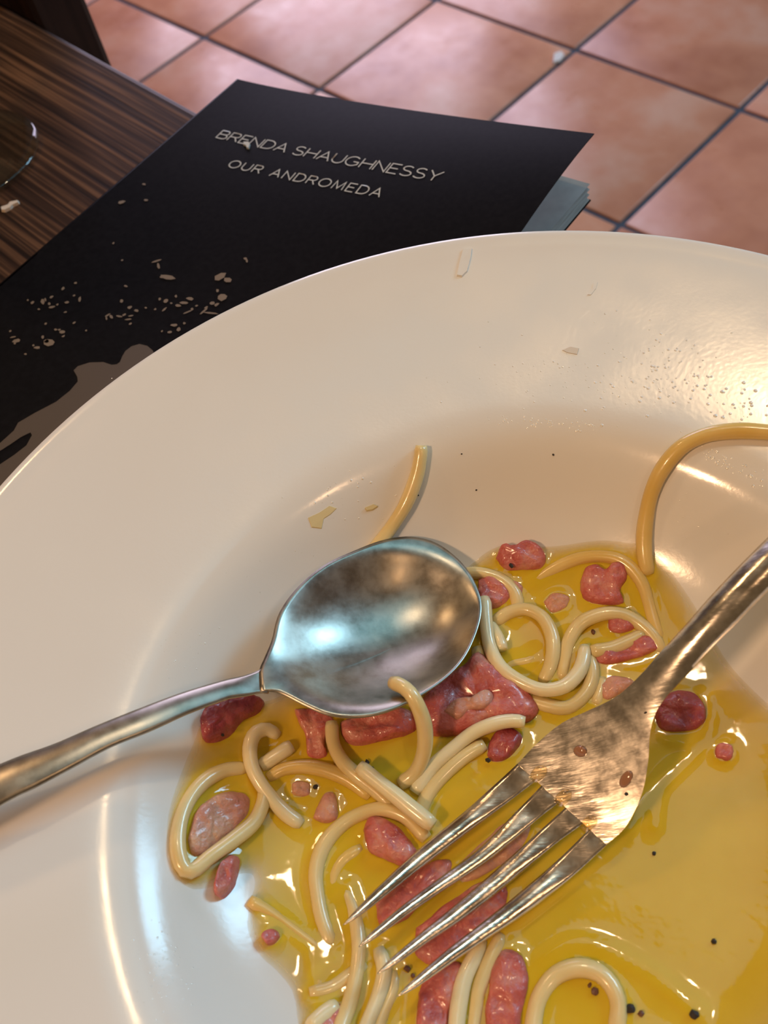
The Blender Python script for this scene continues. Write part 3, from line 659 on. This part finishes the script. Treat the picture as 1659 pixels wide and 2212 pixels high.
# ================================================================== HAM
def lump(outline, label, mat, th, off=0, rough=1.0, name='ham_piece', cat='ham', grp='ham pieces in the sauce', folds=0):
    """pillow-shaped piece: traced outline on the plate, rounded edge, uneven top, flat underside"""
    z = off*.001
    O = [S(px, py, z) for px, py in outline]
    O = spline(O+[O[0]], 57)[:-1]; n = len(O)
    if off < 1: MEN.extend((p.x, p.y, .0002) for p in O)
    c = sum(O, Vector())/n; V, F = [], []; ph = [random.uniform(0, 6) for _ in range(6)]; k1 = random.uniform(260, 420)
    size = sum((p-c).length for p in O)/n
    rings = [(1.0, -.35), (1.02, .15), (1.0, .5), (.93, .80), (.80, .95), (.62, 1.0), (.42, 1.02), (.22, 1.0), (.08, 1.0)]
    for s, h in rings:
        for p in O:
            q = c.lerp(p, s)
            u = .5*math.sin(k1*q.x+ph[0])*math.sin(k1*.8*q.y+ph[1])+.35*math.sin(k1*2.1*q.x+ph[2]+2*q.y*k1)+.25*math.sin(k1*3.3*q.y+ph[3])
            f = folds*math.sin((q.x*.7+q.y*.72)*520+ph[4]+1.4*math.sin(q.x*240))
            hh = th*.001*h*(1+(.30*rough*u+f)*max(0, 1-s*.9) if h > .4 else 1)
            q = Vector((q.x, q.y, q.z+hh)); nv = noise.noise_vector(q*300+Vector(ph[:3])*9)*.0007+noise.noise_vector(q*800+Vector(ph[:3])*5)*.00035
            V.append(q+nv*min(1.0, size/.005)*(.45 if s > .9 else 1.0))
    m = len(rings)
    for i in range(m-1):
        for k in range(n):
            k2 = (k+1) % n; F.append((i*n+k, i*n+k2, (i+1)*n+k2, (i+1)*n+k))
    F.append(tuple(range(n))); e = len(V); V.append(sum((V[(m-1)*n+k] for k in range(n)), Vector())/n)
    for k in range(n): F.append((e, (m-1)*n+k, (m-1)*n+(k+1) % n))
    o = link(name, mesh(name, V, F), mat)
    return tag(o, label, cat, grp)
def oval(cx, cy, a, b, ang=0, n=10, jit=.12):
    th = math.radians(ang); out = []
    for i in range(n):
        q = 2*math.pi*i/n; rr = 1+random.uniform(-jit, jit); x, y = a*rr*math.cos(q), b*rr*math.sin(q)
        out.append((cx+x*math.cos(th)-y*math.sin(th), cy+x*math.sin(th)+y*math.cos(th)))
    return out
lump([(1072, 1215), (1085, 1188), (1112, 1190), (1140, 1178), (1168, 1190), (1178, 1215), (1168, 1236), (1130, 1240), (1095, 1240)], 'topmost pink ham cube with a pepper speck, beside the spoon tip', HAM, 4.2)
lump([(1252, 1268), (1262, 1240), (1285, 1232), (1305, 1242), (1325, 1227), (1348, 1230), (1352, 1258), (1340, 1285), (1346, 1312), (1318, 1318), (1280, 1314), (1258, 1300)], 'pink heart-shaped ham lump under the arched strand', HAM, 4.6)
lump([(1035, 1262), (1060, 1254), (1090, 1272), (1102, 1300), (1085, 1318), (1055, 1328), (1030, 1330)], 'red ham bit against the right tip of the spoon', HAM, 4.2)
lump([(1312, 1348), (1340, 1336), (1368, 1348), (1372, 1366), (1345, 1378), (1315, 1372)], 'small red ham bit between the strand arch and short strand', HAM, 3.8)
lump([(1272, 1412), (1300, 1424), (1345, 1408), (1385, 1382), (1420, 1388), (1424, 1410), (1380, 1430), (1330, 1444), (1290, 1444)], 'long red ham strip reaching toward the fork neck', HAM, 4.2, -.2)
lump([(900, 1560), (925, 1505), (960, 1478), (1000, 1450), (1032, 1420), (1060, 1440), (1098, 1470), (1130, 1490), (1162, 1530), (1150, 1560), (1100, 1570), (1060, 1566), (1020, 1586), (960, 1596), (915, 1590)], 'largest crumpled pink ham slice below the right edge of the spoon', HAM, 6.0, .8, 1.3, folds=.22)
lump([(960, 1540), (985, 1515), (1020, 1512), (1050, 1495), (1064, 1505), (1050, 1530), (1015, 1540), (990, 1556)], 'pale fatty ham fold on top of the largest ham slice', HAMP, 2.6, 6.0)
lump([(738, 1570), (770, 1556), (830, 1545), (880, 1540), (905, 1560), (895, 1590), (850, 1605), (800, 1616), (762, 1615), (742, 1598)], 'pink ham flap under the bottom edge of the spoon bowl', HAM, 5.0, 0, folds=.12)
lump([(640, 1540), (690, 1540), (726, 1560), (722, 1590), (706, 1612), (712, 1640), (690, 1648), (668, 1640), (665, 1600), (648, 1570)], 'hanging pink ham strip below the left of the spoon bowl', HAM, 4.2)
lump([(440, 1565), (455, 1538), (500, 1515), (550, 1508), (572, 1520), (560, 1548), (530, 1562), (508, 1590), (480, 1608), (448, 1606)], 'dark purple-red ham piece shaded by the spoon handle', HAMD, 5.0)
lump([(412, 1820), (425, 1770), (455, 1733), (495, 1715), (535, 1720), (548, 1745), (525, 1785), (480, 1822), (440, 1852), (420, 1852)], 'pale pink oval ham slice circled by the long loop', HAMP, 3.8)
lump([(472, 1905), (484, 1872), (505, 1852), (522, 1860), (515, 1890), (502, 1925), (484, 1942), (470, 1932)], 'small upright ham strip just outside the sauce edge', HAM, 4.2)
lump([(788, 1800), (800, 1772), (830, 1772), (862, 1792), (892, 1825), (905, 1860), (880, 1878), (840, 1866), (800, 1845)], 'bright red ham cube partly under the top tine', HAM, 5.0)
lump(oval(655, 1711, 22, 20), 'tiny orange-pink ham crumb between two pepper grains', HAMP, 3.4)
lump([(680, 1775), (692, 1745), (708, 1718), (728, 1722), (734, 1752), (732, 1778), (705, 1786)], 'small wedge of pale ham below the gently arched strand', HAMP, 3.8)
lump(oval(590, 2027, 19, 18), 'round pink ham crumb at the left edge of the sauce', HAM, 3.6)
lump([(812, 1960), (850, 1925), (900, 1890), (950, 1860), (980, 1870), (960, 1920), (910, 1962), (870, 2000), (825, 2010)], 'reddish ham slice seen between the upper two tines', HAM, 4.0)
lump([(900, 2010), (960, 1960), (1020, 1920), (1075, 1900), (1100, 1930), (1085, 1985), (1040, 2030), (985, 2070), (930, 2090), (895, 2060)], 'reddish ham slice under the lower two tines', HAM, 4.0)
lump([(980, 1880), (1040, 1825), (1110, 1770), (1150, 1790), (1120, 1850), (1060, 1890), (1000, 1915)], 'orange-stained ham slice beneath the tine bases', HAMP, 3.4)
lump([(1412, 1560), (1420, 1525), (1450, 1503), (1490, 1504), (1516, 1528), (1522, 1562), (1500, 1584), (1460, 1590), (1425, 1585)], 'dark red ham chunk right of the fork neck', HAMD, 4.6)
lump(oval(1561, 1632, 20, 20), 'round pink ham crumb alone in the pool right of the fork', HAM, 3.6)
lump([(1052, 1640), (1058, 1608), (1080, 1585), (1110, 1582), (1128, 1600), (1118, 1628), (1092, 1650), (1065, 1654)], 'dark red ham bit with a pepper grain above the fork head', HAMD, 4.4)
lump([(1055, 2150), (1062, 2095), (1085, 2055), (1118, 2058), (1138, 2090), (1142, 2130), (1130, 2180), (1118, 2240), (1060, 2240), (1048, 2195)], 'pink ham piece at the bottom edge left of the round arched strand', HAM, 4.2)
lump([(905, 2150), (925, 2110), (960, 2080), (1000, 2085), (1000, 2130), (975, 2180), (960, 2240), (905, 2240)], 'pink ham piece at the bottom edge below the last fork tip', HAM, 4.2)
lump([(690, 2180), (715, 2168), (745, 2172), (760, 2190), (745, 2225), (700, 2225)], 'small pink ham bit at the bottom left edge of the sauce', HAM, 3.6)
lump([(1172, 1310), (1190, 1292), (1215, 1290), (1232, 1302), (1222, 1325), (1190, 1334)], 'pale pink flake of ham inside the strand loops', HAMP, 3.2)
lump([(1290, 1490), (1315, 1470), (1350, 1470), (1372, 1482), (1350, 1502), (1318, 1520), (1296, 1515)], 'pale orange ham flake at the shoulder of the fork', HAMP, 3.4)
lump([(1090, 1270), (1110, 1262), (1130, 1275), (1126, 1300), (1100, 1300)], 'small pale ham crumb beside the topmost ham cube', HAMP, 3.0)

# ================================================================== SAUCE
pool = [(430, 1570), (395, 1650), (366, 1740), (360, 1820), (374, 1885), (410, 1922), (455, 1920), (500, 1893), (545, 1893), (542, 1950), (530, 2000), (556, 2062), (600, 2105), (632, 2150), (648, 2230), (720, 2330), (900, 2420), (1200, 2470), (1500, 2400), (1760, 2200), (1850, 1950), (1830, 1750), (1740, 1590), (1640, 1500), (1575, 1430), (1525, 1345), (1482, 1275), (1430, 1208), (1380, 1176), (1300, 1165), (1210, 1176), (1140, 1182), (1075, 1180), (1020, 1215), (900, 1330), (700, 1450), (560, 1520), (480, 1540)]
pl = spline([S(*p) for p in pool]+[S(*pool[0])], 240)[:-1]
PQ = np.array([(p.x, p.y) for p in pl])
def sdist(X, Y):
    x1, y1 = PQ[:, 0], PQ[:, 1]; x2, y2 = np.roll(x1, -1), np.roll(y1, -1)
    dmin = np.full(X.shape, 1e9); inside = np.zeros(X.shape, bool)
    for a, b, c, d in zip(x1, y1, x2, y2):
        t = np.clip(((X-a)*(c-a)+(Y-b)*(d-b))/((c-a)**2+(d-b)**2+1e-15), 0, 1)
        dmin = np.minimum(dmin, np.hypot(X-a-t*(c-a), Y-b-t*(d-b)))
        cond = ((b > Y) != (d > Y)); xi = (c-a)*(Y-b)/(d-b+1e-15)+a
        inside ^= cond & (X < xi)
    return np.where(inside, dmin, -dmin)
gs = .0009
gx = np.arange(PQ[:, 0].min()-.004, PQ[:, 0].max()+.004, gs); gy = np.arange(PQ[:, 1].min()-.004, PQ[:, 1].max()+.004, gs)
GX, GY = np.meshgrid(gx, gy, indexing='ij'); SD = sdist(GX, GY)
R_ = np.hypot(GX-PC[0], GY-PC[1]); ZS = TABZ+np.interp(R_, _rr, _zz2)
TH = np.where(SD > 0, .0021*(1-np.exp(-SD/.0035)), SD*.5)
# the sauce creeps up against every strand and ham piece that lies in it
men = np.array(MEN); dm = np.full(GX.shape, 1.0)
for mx, my, mr in men:
    i0, i1 = np.searchsorted(gx, (mx-.007, mx+.007)); j0, j1 = np.searchsorted(gy, (my-.007, my+.007))
    if i1 > i0 and j1 > j0:
        sub = dm[i0:i1, j0:j1]; np.minimum(sub, np.maximum(0, np.hypot(GX[i0:i1, j0:j1]-mx, GY[i0:i1, j0:j1]-my)-mr), out=sub)
TH = TH+.0006*np.exp(-dm/.0009)*np.clip((SD+.001)/.003, 0, 1)
ok = SD > -.002
ids = -np.ones(GX.shape, int); ids[ok] = np.arange(ok.sum())
V = np.c_[GX[ok], GY[ok], (ZS+TH)[ok]]
a_, b_, c_, d_ = ids[:-1, :-1], ids[1:, :-1], ids[1:, 1:], ids[:-1, 1:]
q = (a_ >= 0) & (b_ >= 0) & (c_ >= 0) & (d_ >= 0)
F = np.c_[a_[q], b_[q], c_[q], d_[q]].tolist()
me = bpy.data.meshes.new('egg_sauce'); me.from_pydata(V.tolist(), [], F)
me.polygons.foreach_set('use_smooth', [True]*len(me.polygons))
at_ = me.attributes.new('depth', 'FLOAT', 'POINT'); at_.data.foreach_set('value', np.clip(TH[ok]/.0021, 0, 1).astype(np.float32))
sauce = link('egg_sauce', me, SAUCE)
tag(sauce, 'glossy yellow egg sauce pooled in the well of the white plate', 'sauce', kind='stuff')

# ================================================================== PEPPER, FLAKES, DROPS
def grain(px, py, size, label, off=0, mat=PEPPER, zf=None):
    p = S(px, py, off*.001) if zf is None else hit(px, py, zf)
    bm = bmesh.new(); bmesh.ops.create_icosphere(bm, subdivisions=1, radius=size*.001)
    for v in bm.verts: v.co = Vector((v.co.x*random.uniform(.7, 1.3), v.co.y*random.uniform(.6, 1.1), v.co.z*random.uniform(.5, .9)))
    me = bpy.data.meshes.new('pepper_grain'); bm.to_mesh(me); bm.free()
    o = link('pepper_grain', me, mat); o.location = p+Vector((0, 0, size*.0004)); o.rotation_euler = (0, 0, random.uniform(0, 6))
    return tag(o, label, 'pepper', 'cracked pepper grains')
for a in [(1104, 1223, .75, 'black pepper grain on the topmost ham cube', 4.3), (1281, 1366, .75, 'brown pepper grain under the arched strand by the fork neck', 2.0, PEPPERB), (1355, 1466, .45, 'small pepper grain at the shoulder of the fork', 1.8),
          (793, 1648, .85, 'black pepper chip at the end of the straight pale strand', 2.4), (802, 1660, .7, 'second pepper chip touching the straight pale strand', 2.4), (682, 1701, .8, 'large pepper grain right of the tiny ham crumb', 2.2), (634, 1712, .6, 'pepper grain left of the tiny ham crumb', 2.2),
          (1055, 1643, .75, 'pepper grain on the dark ham above the fork head', 4.0), (1195, 983, .42, 'pepper fleck on the bare plate below the rim glints', 0), (997, 981, .3, 'tiny pepper fleck on bare plate right of the lone strand top', 0), (1029, 1059, .32, 'tiny pepper fleck on bare plate above the spoon tip', 0),
          (903, 1070, .32, 'tiny pepper fleck touching the lone strand', 0), (1418, 1021, .32, 'tiny pepper fleck on the long hooked strand', 3.8), (1413, 1844, .5, 'pepper fleck in the pool right of the fork head', 2.1), (1542, 2034, .7, 'pepper grain alone in the smooth yellow pool', 2.1),
          (1362, 2178, 1.15, 'large black pepper piece by the round arched strand', 2.3), (1384, 2190, .8, 'brown chip touching the large black pepper piece', 2.1, PEPPERB), (1500, 2192, 1.15, 'large black pepper piece at the bottom right', 2.2), (1284, 2142, .95, 'brown flake inside the round arched strand', 2.1, PEPPERB), (1274, 2128, .6, 'small brown flake touching the other inside the arched strand', 2.1, PEPPERB),
          (481, 1588, .5, 'pepper fleck on the dark purple-red ham', 5.0), (414, 1716, .32, 'tiny pepper fleck on the upper left of the long loop', 3.5), (822, 2124, .38, 'tiny pepper fleck below the third fork tip', 3.6), (869, 1728, .28, 'tiny pepper fleck on the straight pale strand', 8.0), (512, 1806, .3, 'tiny pepper fleck on the lower side of the long loop', 5.6),
          (880, 2093, .9, 'brown flake between the fork tips', 2.4, PEPPERB), (892, 2108, .6, 'smaller brown flake between the fork tips', 2.4, PEPPERB)]:
    grain(a[0], a[1], a[2], a[3], a[4], a[5] if len(a) > 5 else PEPPER)
grain(1352, 1716, .42, 'pepper fleck stuck on the right of the fork head', mat=PEPPER, zf=lambda x, y: fz(x, y)+.0006)
grain(1394, 1540, .35, 'pepper fleck stuck on the fork neck', mat=PEPPER, zf=lambda x, y: fz(x, y)+.0004)

def dome(name, px, py, a, b, ang, h, zf, mat):
    V, F = [], []; n = 16; c = hit(px, py, zf); th = math.radians(ang)
    rim_ = []
    for i in range(n):
        q = 2*math.pi*i/n; x, y = a*math.cos(q), b*math.sin(q); rim_.append(hit(px+x*math.cos(th)-y*math.sin(th), py+x*math.sin(th)+y*math.cos(th), zf))
    rg = [(1, -.15), (.95, .3), (.8, .62), (.55, .87), (.28, .98)]
    for s, hh in rg:
        for p in rim_: q = c.lerp(p, s); V.append(q+Vector((0, 0, h*hh)))
    for i in range(len(rg)-1):
        for k in range(n): F.append((i*n+k, i*n+(k+1) % n, (i+1)*n+(k+1) % n, (i+1)*n+k))
    e = len(V); V.append(c+Vector((0, 0, h)))
    for k in range(n): F.append((e, (len(rg)-1)*n+k, (len(rg)-1)*n+(k+1) % n))
    F.append(tuple(range(n)))
    return link(name, mesh(name, V, F), mat)
ft = lambda x, y: fz(x, y)+.0004
for px, py, lb in ((1163, 1672, 'clear oil drop in the upper slot root of the fork'), (1216, 1724, 'clear oil drop in the middle slot root of the fork'), (1271, 1780, 'clear oil drop in the lower slot root of the fork')):
    tag(dome('oil_drop', px, py, 21, 15, -42, .0013, lambda x, y: fz(x, y)+.0002, OIL), lb, 'oil drop', 'oil drops on the fork')
tag(dome('oil_drop', 1253, 1623, 15, 12, 20, .0010, ft, BROWNOIL), 'brown oil drop in the middle of the fork head', 'oil drop', 'oil drops on the fork')
tag(dome('oil_drop', 1352, 1683, 20, 12, -60, .0006, ft, BROWNOIL), 'reddish brown smear near the right edge of the fork head', 'oil drop', 'oil drops on the fork')
ps = lambda x, y: psurf(x, y)
def flake(outl, th, label, mat, name='dried_flake', cat='flake', zf=ps):
    O = [hit(px, py, zf) for px, py in outl]; n = len(O); c = sum(O, Vector())/n
    V = [p-Vector((0, 0, .0001)) for p in O]+[c.lerp(p, .9)+Vector((0, 0, th)) for p in O]
    F = [(k, (k+1) % n, n+(k+1) % n, n+k) for k in range(n)]+[tuple(range(n, 2*n)), tuple(range(n))[::-1]]
    o = link(name, mesh(name, V, F, False), mat); return tag(o, label, cat)
flake([(1001, 537), (1021, 538), (1018, 560), (1010, 590), (998, 602), (986, 600), (992, 570)], .0007, 'dried pale sliver stuck near the top of the plate rim', PLATE)
flake([(1282, 612), (1292, 610), (1288, 625), (1276, 640), (1268, 640), (1280, 626)], .0004, 'faint dried curl on the upper right rim', PLATE)
flake([(1213, 758), (1232, 750), (1252, 754), (1248, 768), (1226, 764)], .0004, 'greyish dried smear on the rim above the glints', FLAKE)
flake([(664, 1120), (690, 1108), (714, 1092), (730, 1098), (716, 1112), (700, 1122), (695, 1145), (672, 1142)], .0004, 'pale cheese flake on the bare plate above the spoon', CHEESE, 'cheese_flake', 'cheese')
flake([(788, 1100), (808, 1092), (818, 1096), (806, 1104), (792, 1106)], .0008, 'small glossy cheese crumb left of the lone strand', CHEESE, 'cheese_flake', 'cheese')
tz = lambda x, y: TABZ
flake([(3, 452), (12, 449), (20, 446), (24, 440), (42, 436), (43, 441), (30, 447), (24, 453), (12, 459), (4, 458)], .0012, 'crooked white bread crumb on the dark table', WHITECRUMB, 'bread_crumb', 'crumb', tz)
flake([(526, 308), (538, 308), (541, 313), (538, 322), (533, 321), (532, 316), (526, 314)], .0006, 'small pale crumb on the book cover touching the lettering', PRINT, 'bread_crumb', 'crumb', lambda x, y: cover_z(*uv_of(x, y))+.0002)
flake([(1196, 118), (1212, 112), (1220, 120), (1210, 134), (1194, 138)], .003, 'white scrap on the tiled floor beside a grout crossing', m_simple('paper_scrap', (.75, .70, .64), .7), 'paper_scrap', 'scrap', lambda x, y: .0006)

# grease beads: countless tiny glinting drops
V, F = [], []
def bead(px, py, r):
    p = S(px, py); x, y = p.x-PC[0], p.y-PC[1]; rr = math.hypot(x, y); e = .0008
    g_ = (float(np.interp(rr+e, _rr, _zz2))-float(np.interp(rr-e, _rr, _zz2)))/(2*e)
    nn = Vector((-g_*x/rr, -g_*y/rr, 1)).normalized(); s = nn.orthogonal().normalized(); t = nn.cross(s); b = len(V); n = 7
    for (q, h) in ((1, -.05), (.72, .30), (.36, .44)):
        for k in range(n):
            a = 2*math.pi*k/n; V.append(p+(s*math.cos(a)+t*math.sin(a))*(r*q)+nn*(r*h))
    V.append(p+nn*(r*.48))
    for i in range(2):
        for k in range(n): F.append((b+i*n+k, b+i*n+(k+1) % n, b+(i+1)*n+(k+1) % n, b+(i+1)*n+k))
    for k in range(n): F.append((b+3*n, b+2*n+k, b+2*n+(k+1) % n))
def patch(n, cx, cy, sx, sy, r0, r1):
    for _ in range(n): bead(random.gauss(cx, sx), random.gauss(cy, sy), random.uniform(r0, r1)*1.25)
patch(170, 1180, 815, 120, 45, .00018, .00045); patch(170, 1380, 800, 60, 50, .0002, .0005); patch(90, 1480, 830, 60, 40, .0002, .0005)
patch(90, 950, 830, 90, 70, .00014, .00035); patch(60, 1610, 880, 30, 25, .0002, .0006)
for i in range(130):
    s = random.random(); bead(1050+s*240+random.gauss(0, 5), 905+s*18+random.gauss(0, 6), random.uniform(.0002, .0005))
for i in range(110):
    s = random.random(); bead(1510+s*150+random.gauss(0, 6), 968+s*75+random.gauss(0, 10), random.uniform(.0002, .0006))
patch(120, 375, 1400, 32, 40, .00015, .00032); patch(60, 560, 1230, 70, 60, .00015, .0003); patch(60, 740, 1060, 60, 35, .00015, .0004)
patch(150, 345, 2080, 35, 60, .00016, .00034); patch(70, 1520, 1120, 70, 70, .00014, .0003); patch(50, 600, 950, 150, 90, .00012, .00025)
gb = link('grease_beads', mesh('grease_beads', V, F), GREASE)
tag(gb, 'countless tiny grease beads glinting on the white plate', 'grease', kind='stuff')
